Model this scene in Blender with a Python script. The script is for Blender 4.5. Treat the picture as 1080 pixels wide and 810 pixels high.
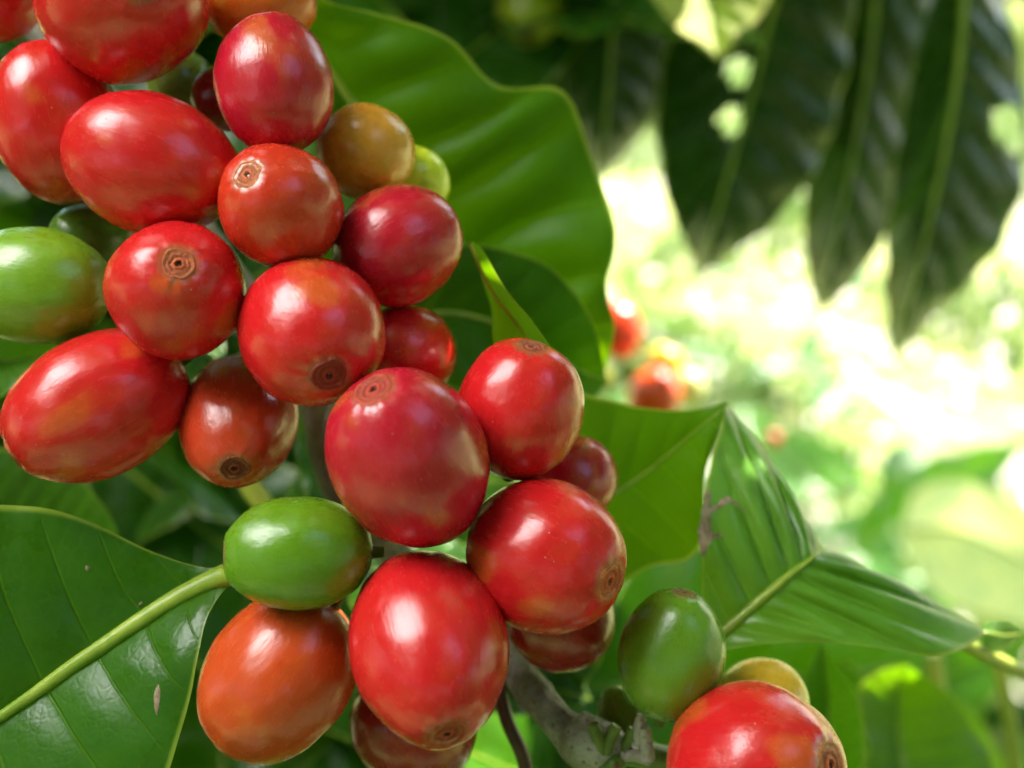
import bpy, bmesh, math, random
import numpy as np
from mathutils import Vector, Matrix, noise
random.seed(7); rng = np.random.default_rng(5)
PI = math.pi
for o in list(bpy.data.objects): bpy.data.objects.remove(o)
sc = bpy.context.scene
col = sc.collection

# ------------------------------------------------------------------ camera
CAM = Vector((0, 0, 1.2)); PITCH = math.radians(25)
FOC = 38.0; K = 36.0/FOC/1080.0
cd = bpy.data.cameras.new('camera'); cam = bpy.data.objects.new('camera', cd); col.objects.link(cam)
cam.location = CAM; cam.rotation_euler = (PI/2-PITCH, 0, 0)
cd.sensor_width = 36; cd.lens = FOC; cd.clip_start = 0.005; cd.clip_end = 2000
cd.dof.use_dof = True; cd.dof.focus_distance = 0.1135; cd.dof.aperture_fstop = 13
sc.camera = cam
RC = Matrix.Rotation(PI/2-PITCH, 3, 'X')
def P(px, py, d):                       # a point seen at this place of the photo, d metres in front of the camera
    return CAM + RC @ Vector(((px-540)*K*d, -(py-405)*K*d, -d))
def proj(p):
    q = RC.transposed() @ (p-CAM); d = -q.z
    return (540+q.x/(K*d), 405-q.y/(K*d), d) if d > 1e-4 else (1e9, 1e9, d)

# ------------------------------------------------------------------ light
SUN = Vector((0.42, 0.50, 0.76)).normalized()
el = math.asin(SUN.z); az = math.atan2(SUN.x, SUN.y)
sd = bpy.data.lights.new('sun', 'SUN'); sun = bpy.data.objects.new('sun', sd); col.objects.link(sun)
sd.energy = 4.6; sd.angle = math.radians(0.53); sd.color = (1, 0.94, 0.84)
sun.rotation_euler = SUN.to_track_quat('Z', 'Y').to_euler()
w = bpy.data.worlds.new('World'); sc.world = w; w.use_nodes = True
nt = w.node_tree; N = nt.nodes; Lk = nt.links
bg = N['Background']; bg.inputs['Strength'].default_value = 0.14
sky = N.new('ShaderNodeTexSky'); sky.sky_type = 'NISHITA'; sky.sun_disc = False
sky.sun_elevation = el; sky.sun_rotation = az; sky.dust_density = 1.5
tc = N.new('ShaderNodeTexCoord')
GAP1 = Vector((-0.55, -0.10, 0.82)).normalized()     # bright cloud high on the left
GAP2 = Vector((0.56, -0.34, 0.74)).normalized()      # open blue sky
dot = N.new('ShaderNodeVectorMath'); dot.operation = 'DOT_PRODUCT'; dot.inputs[1].default_value = GAP1
nz = N.new('ShaderNodeTexNoise'); nz.inputs['Scale'].default_value = 3.2; nz.inputs['Detail'].default_value = 6
ad = N.new('ShaderNodeMath'); ad.operation = 'MULTIPLY_ADD'; ad.inputs[1].default_value = 0.42
mr = N.new('ShaderNodeMapRange'); mr.interpolation_type = 'SMOOTHSTEP'
mr.inputs[1].default_value = 1.02; mr.inputs[2].default_value = 1.18
mixc = N.new('ShaderNodeMix'); mixc.data_type = 'RGBA'; mixc.inputs[7].default_value = (26, 25.5, 25, 1)
nrm = N.new('ShaderNodeVectorMath'); nrm.operation = 'NORMALIZE'
Lk.new(tc.outputs['Generated'], nrm.inputs[0]); Lk.new(nrm.outputs[0], dot.inputs[0]); Lk.new(nrm.outputs[0], nz.inputs['Vector'])
Lk.new(nz.outputs[0], ad.inputs[0]); Lk.new(dot.outputs['Value'], ad.inputs[2]); Lk.new(ad.outputs[0], mr.inputs[0])
Lk.new(mr.outputs[0], mixc.inputs[0]); Lk.new(sky.outputs[0], mixc.inputs[6]); Lk.new(mixc.outputs[2], bg.inputs['Color'])
vs = sc.view_settings; vs.view_transform = 'Standard'; vs.look = 'None'; vs.exposure = 2.22; vs.gamma = 1
sc.render.resolution_x = 1024; sc.render.resolution_y = 768

# ------------------------------------------------------------------ helpers
def link(name, me, mat=None, parent=None, color=None):
    o = bpy.data.objects.new(name, me); col.objects.link(o)
    if mat and not me.materials: me.materials.append(mat)
    if parent: o.parent = parent
    if color: o.color = (*color, 1)
    return o
def tag(o, label=None, cat=None, group=None, kind=None):
    if label: o['label'] = label
    if cat: o['category'] = cat
    if group: o['group'] = group
    if kind: o['kind'] = kind
    return o
def empty(name, loc):
    o = bpy.data.objects.new(name, None); col.objects.link(o); o.location = loc; o.empty_display_size = .01
    return o
def mesh(name, vs_, fs, uv=None):
    me = bpy.data.meshes.new(name); me.from_pydata([tuple(v) for v in vs_], [], fs)
    if uv is not None:
        l = me.uv_layers.new(name='UVMap')
        vi = np.zeros(len(me.loops), dtype=np.int32); me.loops.foreach_get('vertex_index', vi)
        l.data.foreach_set('uv', np.asarray(uv, dtype=np.float32)[vi].ravel())
    me.polygons.foreach_set('use_smooth', [True]*len(me.polygons)); me.update()
    return me
def spline(pts, n):                       # Catmull-Rom through pts, n samples at equal parameter
    pts = [Vector(p) for p in pts]
    q = [2*pts[0]-pts[1]] + pts + [2*pts[-1]-pts[-2]]
    out = []
    for i in range(n):
        t = i/(n-1)*(len(pts)-1); k = min(int(t), len(pts)-2); f = t-k
        a, b, c, d = q[k:k+4]
        out.append(.5*((2*b)+(c-a)*f+(2*a-5*b+4*c-d)*f*f+(3*b-a-3*c+d)*f**3))
    return out
def tube(name, pts, rad, mat, parent=None, n=24, seg=10, origin=Vector((0,0,0)), rough=0.0, color=None, sc_=1.0):
    c = spline(pts, n); V = []; F = []; up = Vector((.3, .2, .9))
    for i, p in enumerate(c):
        t = (c[min(i+1, n-1)]-c[max(i-1, 0)]).normalized()
        a = t.cross(up).normalized(); b = t.cross(a)
        f = i/(n-1); r = rad(f) if callable(rad) else rad
        for k in range(seg):
            g = 2*PI*k/seg; rr = r*(1+rough*noise.noise(Vector((p.x*260/sc_, p.y*260/sc_+k*.9, p.z*260/sc_))))
            V.append(p+(a*math.cos(g)+b*math.sin(g))*rr-origin)
    for i in range(n-1):
        for k in range(seg):
            F.append((i*seg+k, i*seg+(k+1) % seg, (i+1)*seg+(k+1) % seg, (i+1)*seg+k))
    F.append(tuple(range(seg))); F.append(tuple(range((n-1)*seg, n*seg))[::-1])
    return link(name, mesh(name, V, F), mat, parent, color)

# ------------------------------------------------------------------ materials
class G:
    def __init__(s, name):
        s.m = bpy.data.materials.new(name); s.m.use_nodes = True; s.t = s.m.node_tree; s.n = s.t.nodes
        s.p = s.n['Principled BSDF']; s.out = s.n['Material Output']
    def new(s, ty, **kw):
        x = s.n.new(ty)
        for k, v in kw.items(): setattr(x, k, v)
        return x
    def L(s, a, b): s.t.links.new(a, b)
    def set(s, i, v):
        if hasattr(v, 'links') or isinstance(v, bpy.types.NodeSocket): s.L(v, i)
        else: i.default_value = v
    def math(s, op, a, b=0.0, c=0.0, clamp=False):
        x = s.new('ShaderNodeMath', operation=op, use_clamp=clamp)
        s.set(x.inputs[0], a); s.set(x.inputs[1], b); s.set(x.inputs[2], c); return x.outputs[0]
    def noise(s, vec, scale, detail=3, rough=.5):
        x = s.new('ShaderNodeTexNoise'); x.inputs['Scale'].default_value = scale
        x.inputs['Detail'].default_value = detail; x.inputs['Roughness'].default_value = rough
        s.L(vec, x.inputs['Vector']); return x.outputs[0]
    def ramp(s, v, a, b, lo=0., hi=1.):
        x = s.new('ShaderNodeMapRange', interpolation_type='SMOOTHSTEP'); s.set(x.inputs[0], v)
        x.inputs[1].default_value = a; x.inputs[2].default_value = b; x.inputs[3].default_value = lo; x.inputs[4].default_value = hi
        return x.outputs[0]
    def mix(s, f, a, b, bt='MIX'):
        x = s.new('ShaderNodeMix', data_type='RGBA', blend_type=bt)
        s.set(x.inputs[0], f); s.set(x.inputs[6], (*a, 1) if isinstance(a, tuple) else a)
        s.set(x.inputs[7], (*b, 1) if isinstance(b, tuple) else b); return x.outputs[2]
    def bump(s, h, st, dist):
        x = s.new('ShaderNodeBump'); x.inputs['Strength'].default_value = st; x.inputs['Distance'].default_value = dist
        s.L(h, x.inputs['Height']); return x
    def scalev(s, v, k):
        x = s.new('ShaderNodeMapping'); x.inputs['Scale'].default_value = k; s.L(v, x.inputs['Vector']); return x.outputs[0]

def skin_mat(name, patch, amt, rough=.24):
    g = G(name); tc = g.new('ShaderNodeTexCoord'); oi = g.new('ShaderNodeObjectInfo')
    off = g.new('ShaderNodeVectorMath', operation='ADD'); g.L(tc.outputs['Object'], off.inputs[0])
    r10 = g.math('MULTIPLY', oi.outputs['Random'], 37.0); cmb = g.new('ShaderNodeCombineXYZ')
    for i in range(3): g.L(r10, cmb.inputs[i])
    g.L(cmb.outputs[0], off.inputs[1]); v = off.outputs[0]
    sep = g.new('ShaderNodeSeparateXYZ'); g.L(tc.outputs['Object'], sep.inputs[0])
    big = g.noise(v, 1.05, 1.5, .45); fine = g.noise(v, 34, 4, .65); mid = g.noise(v, 5, 4, .6)
    streak = g.noise(g.scalev(v, (14, 14, 1.6)), 1.4, 4, .6)
    c = oi.outputs['Color']
    pm = g.ramp(g.math('ADD', big, g.math('MULTIPLY', mid, .05)), .635, .735, 0, amt)
    c = g.mix(pm, c, patch)
    c = g.mix(g.ramp(streak, .45, .8, 0, .10), c, g.mix(.5, c, patch))
    hsv = g.new('ShaderNodeHueSaturation'); g.L(c, hsv.inputs['Color'])
    g.L(g.ramp(g.math('ADD', g.math('MULTIPLY', fine, .5), g.math('MULTIPLY', mid, .5)), .3, .7, .92, 1.07), hsv.inputs['Value']); c = hsv.outputs[0]
    vo = g.new('ShaderNodeTexVoronoi'); vo.inputs['Scale'].default_value = 5.5; g.L(v, vo.inputs['Vector'])
    sp = g.ramp(vo.outputs['Distance'], .035, .06, .75, 0)
    spk = g.math('MULTIPLY', sp, g.ramp(big, .42, .55))
    c = g.mix(spk, c, (.62, .42, .26))
    vo3 = g.new('ShaderNodeTexVoronoi'); vo3.inputs['Scale'].default_value = 15; g.L(v, vo3.inputs['Vector'])
    dots = g.math('MULTIPLY', g.ramp(vo3.outputs['Distance'], .05, .16, .28, 0), g.ramp(mid, .4, .6))
    c = g.mix(dots, c, (.75, .38, .2))
    # worn ring of skin round the end scar
    rr = g.math('SQRT', g.math('ADD', g.math('MULTIPLY', sep.outputs[0], sep.outputs[0]), g.math('MULTIPLY', sep.outputs[1], sep.outputs[1])))
    rrn = g.math('ADD', rr, g.math('MULTIPLY', g.math('SUBTRACT', g.noise(v, 9, 4, .7), .5), .14))
    top = g.math('MULTIPLY', g.ramp(rrn, .26, .35, .45, 0), g.ramp(sep.outputs[2], .4, .6))
    c = g.mix(top, c, (.30, .15, .06))
    vo4 = g.new('ShaderNodeTexVoronoi'); vo4.inputs['Scale'].default_value = 26; g.L(v, vo4.inputs['Vector'])
    scr = g.ramp(g.noise(g.scalev(v, (3, 3, .5)), 6, 2, .5), .70, .73)
    c = g.mix(g.math('MULTIPLY', g.ramp(vo4.outputs['Distance'], .04, .12, .3, 0), g.ramp(big, .5, .4)), c, (.12, .02, .01))
    c = g.mix(g.math('MULTIPLY', scr, .22), c, (.25, .05, .03))
    g.L(c, g.p.inputs['Base Color'])
    g.L(g.ramp(g.math('ADD', g.math('MULTIPLY', mid, .6), g.math('MULTIPLY', streak, .4)), .3, .7, rough-.05, rough+.07), g.p.inputs['Roughness'])
    g.p.inputs['Subsurface Weight'].default_value = .08; g.p.inputs['Subsurface Scale'].default_value = .004
    g.p.inputs['Subsurface Radius'].default_value = (1, .3, .12)
    g.p.inputs['Specular IOR Level'].default_value = .5
    g.p.inputs['Coat Weight'].default_value = .3; g.p.inputs['Coat Roughness'].default_value = .13
    b1 = g.bump(streak, .16, .0002); b2 = g.bump(fine, .14, .00008); g.L(b1.outputs[0], b2.inputs['Normal'])
    b3 = g.bump(spk, .6, .0001); g.L(b2.outputs[0], b3.inputs['Normal'])
    b4 = g.bump(mid, .12, .0004); g.L(b3.outputs[0], b4.inputs['Normal'])
    g.L(b4.outputs[0], g.p.inputs['Normal']); g.L(b4.outputs[0], g.p.inputs['Coat Normal'])
    return g.m
M_red = skin_mat('ripe_skin', (.66, .20, .022), .36)
M_turn = skin_mat('turning_skin', (.62, .36, .03), .6, .27)
M_green = skin_mat('unripe_skin', (.16, .26, .02), .5, .28)

def scar_mat():
    g = G('scar'); tc = g.new('ShaderNodeTexCoord'); sep = g.new('ShaderNodeSeparateXYZ'); g.L(tc.outputs['Object'], sep.inputs[0])
    oi = g.new('ShaderNodeObjectInfo')
    n = g.noise(tc.outputs['Object'], 22, 4, .7)
    rr = g.math('SQRT', g.math('ADD', g.math('MULTIPLY', sep.outputs[0], sep.outputs[0]), g.math('MULTIPLY', sep.outputs[1], sep.outputs[1])))
    rr = g.math('ADD', rr, g.math('MULTIPLY', g.math('SUBTRACT', n, .5), .13))
    cr = g.new('ShaderNodeValToRGB'); g.L(g.math('MULTIPLY', rr, 3.4), cr.inputs[0])
    e = cr.color_ramp.elements; e[0].position = 0; e[0].color = (.03, .006, .004, 1); e[1].position = 1; e[1].color = (.6, .42, .28, 1)
    for p, c in ((.13, (.12, .03, .02)), (.22, (1, .48, .30)), (.36, (.8, .36, .22)), (.45, (.42, .18, .11)), (.58, (.78, .46, .28)), (.70, (.5, .26, .15)), (.86, (.95, .66, .42))):
        q = e.new(p); q.color = (*c, 1)
    c = g.mix(1.0, cr.outputs[0], oi.outputs['Color'], 'MULTIPLY')
    c = g.mix(g.ramp(n, .45, .75, 0, .30), c, g.mix(.5, c, (.5, .3, .16)))
    g.L(c, g.p.inputs['Base Color']); g.p.inputs['Roughness'].default_value = .55
    b = g.bump(n, .8, .0003); g.L(b.outputs[0], g.p.inputs['Normal'])
    return g.m
M_scar = scar_mat()

def leaf_mat(name, trans=.42, rough=.3, spec=.5, tcol=(.20, .42, .012), fine=1.0, vm=.55, vw=.13):
    g = G(name); tc = g.new('ShaderNodeTexCoord'); oi = g.new('ShaderNodeObjectInfo')
    uv = tc.outputs['UV']; ob = tc.outputs['Object']; sep = g.new('ShaderNodeSeparateXYZ'); g.L(uv, sep.inputs[0])
    x = sep.outputs[0]; v = sep.outputs[1]
    big = g.noise(ob, 35, 4, .6); mid = g.noise(ob, 160, 4, .6); fn = g.noise(ob, 900, 3, .6)
    av = g.math('ABSOLUTE', v)
    fr = g.math('ABSOLUTE', g.math('SINE', g.math('MULTIPLY', g.math('ADD', x, g.math('MULTIPLY', g.math('SUBTRACT', mid, .5), .10)), PI)))
    vein = g.math('MULTIPLY', g.ramp(fr, .02, vw, 1, 0), g.ramp(av, .75, 1.0, 1, 0))
    # second order veins
    vo = g.new('ShaderNodeTexVoronoi', feature='DISTANCE_TO_EDGE'); vo.inputs['Scale'].default_value = 750; g.L(ob, vo.inputs['Vector'])
    net = g.ramp(vo.outputs['Distance'], .0, .22, 1, 0)
    c = oi.outputs['Color']
    hsv = g.new('ShaderNodeHueSaturation'); g.L(c, hsv.inputs['Color'])
    g.L(g.ramp(g.math('ADD', g.math('MULTIPLY', big, .6), g.math('MULTIPLY', mid, .4)), .3, .7, .7, 1.35), hsv.inputs['Value'])
    c0 = hsv.outputs[0]
    light = g.mix(.5, c0, (.15, .27, .012) if vm < .9 else (.5, .6, .14))
    c1 = g.mix(g.math('MULTIPLY', vein, vm), c0, light)
    c1 = g.mix(g.math('MULTIPLY', net, .16), c1, light)
    edge = g.ramp(av, .955, .99)
    c1 = g.mix(edge, c1, (.26, .36, .04))
    vo2 = g.new('ShaderNodeTexVoronoi'); vo2.inputs['Scale'].default_value = 70; g.L(ob, vo2.inputs['Vector'])
    spot = g.math('MULTIPLY', g.ramp(vo2.outputs['Distance'], .05, .09, 1, 0), g.ramp(big, .5, .62))
    c1 = g.mix(g.math('MULTIPLY', spot, .7), c1, (.10, .06, .02))
    g.L(c1, g.p.inputs['Base Color'])
    g.L(g.ramp(mid, .3, .7, rough-.06, rough+.12), g.p.inputs['Roughness'])
    g.p.inputs['Specular IOR Level'].default_value = spec
    b1 = g.bump(g.math('SUBTRACT', mid, g.math('MULTIPLY', net, .05)), .40*fine, .0005)
    b2 = g.bump(vein, .5, .0005); g.L(b1.outputs[0], b2.inputs['Normal']); b2.invert = True
    b3 = g.bump(fn, .15*fine, .0001); g.L(b2.outputs[0], b3.inputs['Normal'])
    g.L(b3.outputs[0], g.p.inputs['Normal'])
    tr = g.new('ShaderNodeBsdfTranslucent')
    tcn = g.mix(g.math('MULTIPLY', vein, .45), tcol, tuple(min(1, a*1.5) for a in tcol))
    tcn = g.mix(edge, tcn, (.55, .62, .08))
    tcn = g.mix(g.ramp(big, .35, .7, 0, .55), tcn, tuple(a*b for a, b in zip(tcol, (1.5, 1.05, .8))))
    tcn = g.mix(g.math('MULTIPLY', spot, .8), tcn, (.05, .04, .01))
    g.L(tcn, tr.inputs['Color']); g.L(b1.outputs[0], tr.inputs['Normal'])
    mx = g.new('ShaderNodeMixShader'); mx.inputs[0].default_value = trans
    g.L(g.p.outputs[0], mx.inputs[1]); g.L(tr.outputs[0], mx.inputs[2]); g.L(mx.outputs[0], g.out.inputs[0])
    return g.m
M_leaf = leaf_mat('leaf_blade', .36, .27, .45, (.13, .38, .003))
M_leafu = leaf_mat('leaf_underside', .5, .40, .22, (.15, .36, .001))
M_leafy = leaf_mat('young_leaf', .5, .32, .5, (.45, .62, .05))
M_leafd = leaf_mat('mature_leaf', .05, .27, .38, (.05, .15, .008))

def simple(name, c1, c2, scale, rough=.5, bump=.4, bd=.0004, trans=0, coords='Object', stretch=(1, 1, 1), objcol=False):
    g = G(name); tc = g.new('ShaderNodeTexCoord'); v = g.scalev(tc.outputs[coords], stretch)
    n = g.noise(v, scale, 5, .65)
    c = g.mix(g.ramp(n, .3, .7), c1, c2); g.L(c, g.p.inputs['Base Color']); g.p.inputs['Roughness'].default_value = rough
    b = g.bump(n, bump, bd); g.L(b.outputs[0], g.p.inputs['Normal'])
    if trans:
        tr = g.new('ShaderNodeBsdfTranslucent'); g.L(c, tr.inputs[0]); mx = g.new('ShaderNodeMixShader'); mx.inputs[0].default_value = trans
        g.L(g.p.outputs[0], mx.inputs[1]); g.L(tr.outputs[0], mx.inputs[2]); g.L(mx.outputs[0], g.out.inputs[0])
    return g.m
M_rib = simple('midrib', (.20, .31, .02), (.34, .43, .05), 300, .35, .4, .0002)
M_stalk = simple('green_stalk', (.08, .14, .02), (.17, .24, .04), 300, .45)
M_ystem = simple('yellow_stem', (.26, .34, .03), (.4, .42, .05), 60, .45)
M_dstem = simple('dark_stem', (.06, .02, .015), (.12, .05, .03), 300, .45)
M_scab = simple('withered_tissue', (.16, .10, .05), (.36, .27, .17), 700, .7, .8, .0004)

def bark_mat():
    g = G('bark'); tc = g.new('ShaderNodeTexCoord'); ob = tc.outputs['Object']
    n = g.noise(ob, 180, 5, .65); n2 = g.noise(ob, 900, 3, .6)
    vo = g.new('ShaderNodeTexVoronoi'); vo.inputs['Scale'].default_value = 950; g.L(ob, vo.inputs['Vector'])
    c = g.mix(g.ramp(n, .35, .65), (.20, .17, .14), (.46, .43, .39))
    c = g.mix(g.ramp(vo.outputs['Distance'], .12, .3, .65, 0), c, (.09, .06, .04))
    c = g.mix(g.ramp(n2, .5, .75, 0, .5), c, (.2, .2, .08))
    g.L(c, g.p.inputs['Base Color']); g.p.inputs['Roughness'].default_value = .6
    b = g.bump(g.math('ADD', n, n2), .9, .0006); g.L(b.outputs[0], g.p.inputs['Normal'])
    return g.m
M_bark = bark_mat()

# ------------------------------------------------------------------ ground
def ground_mat():
    g = G('ground'); tc = g.new('ShaderNodeTexCoord'); v = tc.outputs['Object']
    a = g.noise(v, .55, 4, .6); b = g.noise(v, 6, 5, .65); c_ = g.noise(v, 60, 4, .6)
    c = g.mix(g.ramp(b, .35, .65), (.15, .25, .015), (.40, .41, .10))
    c = g.mix(g.ramp(g.math('ADD', g.math('MULTIPLY', a, .6), g.math('MULTIPLY', b, .4)), .50, .60), c, (.17, .15, .12))  # grey bare soil in patches, also standing in for the tree's cast shade
    c = g.mix(g.ramp(c_, .4, .7, 0, .6), c, g.mix(.5, c, (.5, .5, .36)))
    g.L(c, g.p.inputs['Base Color']); g.p.inputs['Roughness'].default_value = .9
    bb = g.bump(c_, .6, .02); g.L(bb.outputs[0], g.p.inputs['Normal'])
    return g.m
gv = []; gf = []
xs = np.concatenate([-np.geomspace(600, 8, 10), np.linspace(-6, 10, 80), np.geomspace(12, 600, 10)])
ys = np.concatenate([-np.geomspace(600, 4, 8), np.linspace(-2, 14, 80), np.geomspace(16, 600, 10)])
for y in ys:
    for x in xs: gv.append((x, y, .05*noise.noise(Vector((x*.6, y*.6, 0)))*(1 if abs(x) < 12 and abs(y) < 15 else 0)))
nx = len(xs)
for j in range(len(ys)-1):
    for i in range(nx-1): gf.append((j*nx+i, j*nx+i+1, (j+1)*nx+i+1, (j+1)*nx+i))
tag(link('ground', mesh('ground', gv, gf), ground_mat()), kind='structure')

# grass: what nobody could count
V = []; F = []
def gz(x, y): return .05*noise.noise(Vector((x*.6, y*.6, 0)))
for _ in range(26000):
    d = 1.2+random.random()**1.3*9; a = random.uniform(-.45, .75)
    x = d*math.sin(a); y = d*math.cos(a)
    if noise.noise(Vector((x*1.5+5, y*1.5, 3)))+.35*noise.noise(Vector((x*6, y*6, 1))) < .02+.25*random.random()-.15: continue
    h = random.uniform(.03, .11)*(1+.15*d); wd = random.uniform(.003, .007)*(1+.25*d); t = random.uniform(0, 2*PI)
    lx, ly = random.gauss(0, .5)*h, random.gauss(0, .5)*h; cx, sy = wd*math.cos(t), wd*math.sin(t); z = gz(x, y)
    k = len(V); V += [(x-cx, y-sy, z-.01), (x+cx, y+sy, z-.01), (x+lx*.4+cx*.8, y+ly*.4+sy*.8, z+h*.6), (x+lx*.4-cx*.8, y+ly*.4-sy*.8, z+h*.6), (x+lx, y+ly, z+h)]
    F += [(k, k+1, k+2, k+3), (k+3, k+2, k+4)]
tag(link('grass', mesh('grass', V, F), simple('grass_blades', (.07, .17, .02), (.26, .34, .10), 9, .6, .1, .001, .35)), 'out of focus tufts of grass on the sunlit ground beyond the leaves', 'grass', kind='stuff')
V = []; F = []
for _ in range(2600):     # pale leaf litter lying flat in the sun
    d = 1.4+random.random()*8; a = random.uniform(-.4, .75); x = d*math.sin(a); y = d*math.cos(a)
    s = random.uniform(.012, .035)*(1+.2*d); t = random.uniform(0, 2*PI); z = gz(x, y)+random.uniform(.012, .04); k = len(V)
    ux, uy = math.cos(t)*s, math.sin(t)*s
    V += [(x-ux, y-uy, z), (x+uy*.45, y-ux*.45, z+random.uniform(-.3, .5)*s), (x+ux, y+uy, z+.2*s), (x-uy*.45, y+ux*.45, z+random.uniform(-.3, .5)*s)]
    F.append((k, k+1, k+2, k+3))
tag(link('leaf_litter', mesh('leaf_litter', V, F), simple('dry_litter', (.42, .36, .24), (.65, .62, .5), 12, .5, .1, .001)), 'pale dry leaf litter scattered over the sunlit ground', 'leaf litter', kind='stuff')

# ------------------------------------------------------------------ leaves
def leaf(label, A, Mi, B, n=9, slant=1.5, quilt=.035, wave=.02, wk=4, bulge=.06, mat=None, color=(.05, .13, .012), rib=.0009, nu=96, nv=14, group=None, cat='leaf', local=False, ribmat=None, seed=0, curl=.0, name='coffee_leaf', holes=()):
    mat = mat or M_leaf
    if local: conv = lambda q: [Vector(p) for p in q]
    else: conv = lambda q: [P(*p) for p in q]
    a = spline(conv(A), nu+1); m = spline(conv(Mi), nu+1); b = spline(conv(B), nu+1)
    org = m[0].copy()
    toc = Vector((0, 0, 1)) if local else (CAM-m[nu//2]).normalized()
    Nn = []
    for i in range(nu+1):
        t = m[min(i+1, nu)]-m[max(i-1, 0)]; c = t.cross(a[i]-b[i])
        if c.length < 1e-12: c = toc.copy()
        c.normalize()
        if c.dot(toc) < 0: c = -c
        Nn.append(c)
    Nn = [sum((Nn[min(max(j, 0), nu)] for j in range(i-4, i+5)), Vector()).normalized() for i in range(nu+1)]
    wmax = max((a[i]-b[i]).length for i in range(nu+1))*.5
    def S(u, v):
        f = u*nu; i = min(int(f), nu-1); f -= i
        mm = m[i].lerp(m[i+1], f); e = (a if v > 0 else b); ee = e[i].lerp(e[i+1], f); nn = Nn[i].lerp(Nn[i+1], f)
        x = abs(v); W = min((ee-mm).length, wmax)
        p = mm+(ee-mm)*x
        ph = n*u-slant*x*.999
        d = bulge*W*4*x*(1-x)+quilt*W*(abs(math.sin(PI*ph))-.55)*min(1, x*5)*(1-x**3)
        d += wave*W*(x**2)*math.sin(2*PI*wk*u+seed+(1.3 if v > 0 else 0))+.03*W*noise.noise(Vector((u*3+seed, v*2, seed)))*x
        d -= curl*W*x**3
        return p+nn*d
    V = []; UV = []
    for i in range(nu+1):
        for j in range(-nv, nv+1):
            v = j/nv; v = math.copysign(1-(1-abs(v))**1.25, v); u = i/nu
            V.append(S(u, v)-org); UV.append((n*u-slant*abs(v), v))
    F = []; w_ = 2*nv+1
    for i in range(nu):
        for j in range(2*nv): F.append((i*w_+j, i*w_+j+1, (i+1)*w_+j+1, (i+1)*w_+j))
    root = empty(name, org)
    link('blade', mesh('blade', V, F, UV), mat, root, color)
    if rib:
        k = 1 if local else 1
        pts = [S(i/16, 0)+Nn[min(int(i/16*nu), nu)]*rib*.25 for i in range(17)]
        tube('midrib', pts, lambda f: rib*(1-.8*f), ribmat or M_rib, root, 40, 8, org)
    for (hx, hy, hr) in holes:  # holes cut so bright ground shows through in place of sun glints
        me = root.children[0].data; bm = bmesh.new(); bm.from_mesh(me)
        bmesh.ops.delete(bm, geom=[f for f in bm.faces if (lambda q: math.hypot(q[0]-hx, (q[1]-hy)*.8) < hr)(proj(f.calc_center_median()+org))], context='FACES'); bm.to_mesh(me); bm.free()
    tag(root, label, cat, group); root['_S'] = 0; del root['_S']
    return root, S, Nn, nu
def mark(root, S, pts, r, name='withered_patch', mat=None):
    q = [(Vector((pts[i][0], pts[i][1], 0))).lerp(Vector((pts[i+1][0], pts[i+1][1], 0)), k/8) for i in range(len(pts)-1) for k in range(8)]
    V = []; F = []
    for i, t in enumerate(q):
        p = S(t.x, t.y); e = 1e-3
        du = S(t.x+e, t.y)-p; dv = S(t.x, t.y-math.copysign(e, t.y))-p; nn = du.cross(dv).normalized()
        if nn.dot(CAM-p) < 0: nn = -nn
        f = i/(len(q)-1); t2 = q[min(i+1, len(q)-1)]; t1 = q[max(i-1, 0)]
        tg = (S(t2.x, t2.y)-S(t1.x, t1.y)).normalized(); sd_ = tg.cross(nn).normalized()
        w_ = r*(.25+.75*math.sin(PI*min(max(f, .04), .96)))*(1+.5*noise.noise(Vector((i*.45, r*9e4, 0))))
        for k in (-1, -.5, 0, .5, 1): V.append(p+sd_*w_*k+nn*(.00006+.00008*(1-k*k))-root.location)
    for i in range(len(q)-1):
        for k in range(4): F.append((i*5+k, i*5+k+1, i*5+5+k+1, i*5+5+k))
    return link(name, mesh(name, V, F), mat or M_scab, root)
D = .125
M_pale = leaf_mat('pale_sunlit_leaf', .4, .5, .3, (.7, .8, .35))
# big backlit leaf behind the upper fruit
L1 = leaf('large wavy leaf glowing dull green behind the upper red cherries',
     [(300,-30,.142),(340,0,.145),(400,14,.148),(475,40,.150),(528,88,.152),(590,94,.156),(622,145,.158),(650,235,.158),(640,300,.160),(648,345,.162),(634,405,.165)],
     [(290,-20,.150),(320,30,.152),(362,95,.155),(395,145,.157),(430,195,.160),(470,240,.162),(510,285,.164),(550,325,.166),(585,360,.167),(612,385,.167),(634,410,.166)],
     [(270,0,.150),(270,80,.150),(290,180,.150),(330,260,.151),(370,320,.152),(420,370,.153),(470,410,.154),(520,440,.155),(560,450,.158),(600,440,.162),(634,412,.166)],
     n=9, slant=1.1, quilt=.15, wave=.05, wk=4, mat=M_leafu, color=(.04,.13,.002), rib=.0009, bulge=.10, curl=.05)
L1b = leaf('smooth dark leaf just above the solitary red cherry, behind the bright folded leaf',
     [(430,300,.150),(480,260,.152),(540,265,.154),(590,290,.156),(625,340,.158),(640,400,.160)],
     [(420,340,.152),(470,330,.154),(520,340,.156),(560,360,.158),(600,385,.160),(640,402,.160)],
     [(410,380,.150),(460,400,.150),(520,430,.152),(570,440,.156),(610,430,.158),(640,404,.160)],
     n=8, slant=1.2, mat=M_leafu, color=(.04,.13,.003), rib=.0005)
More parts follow.
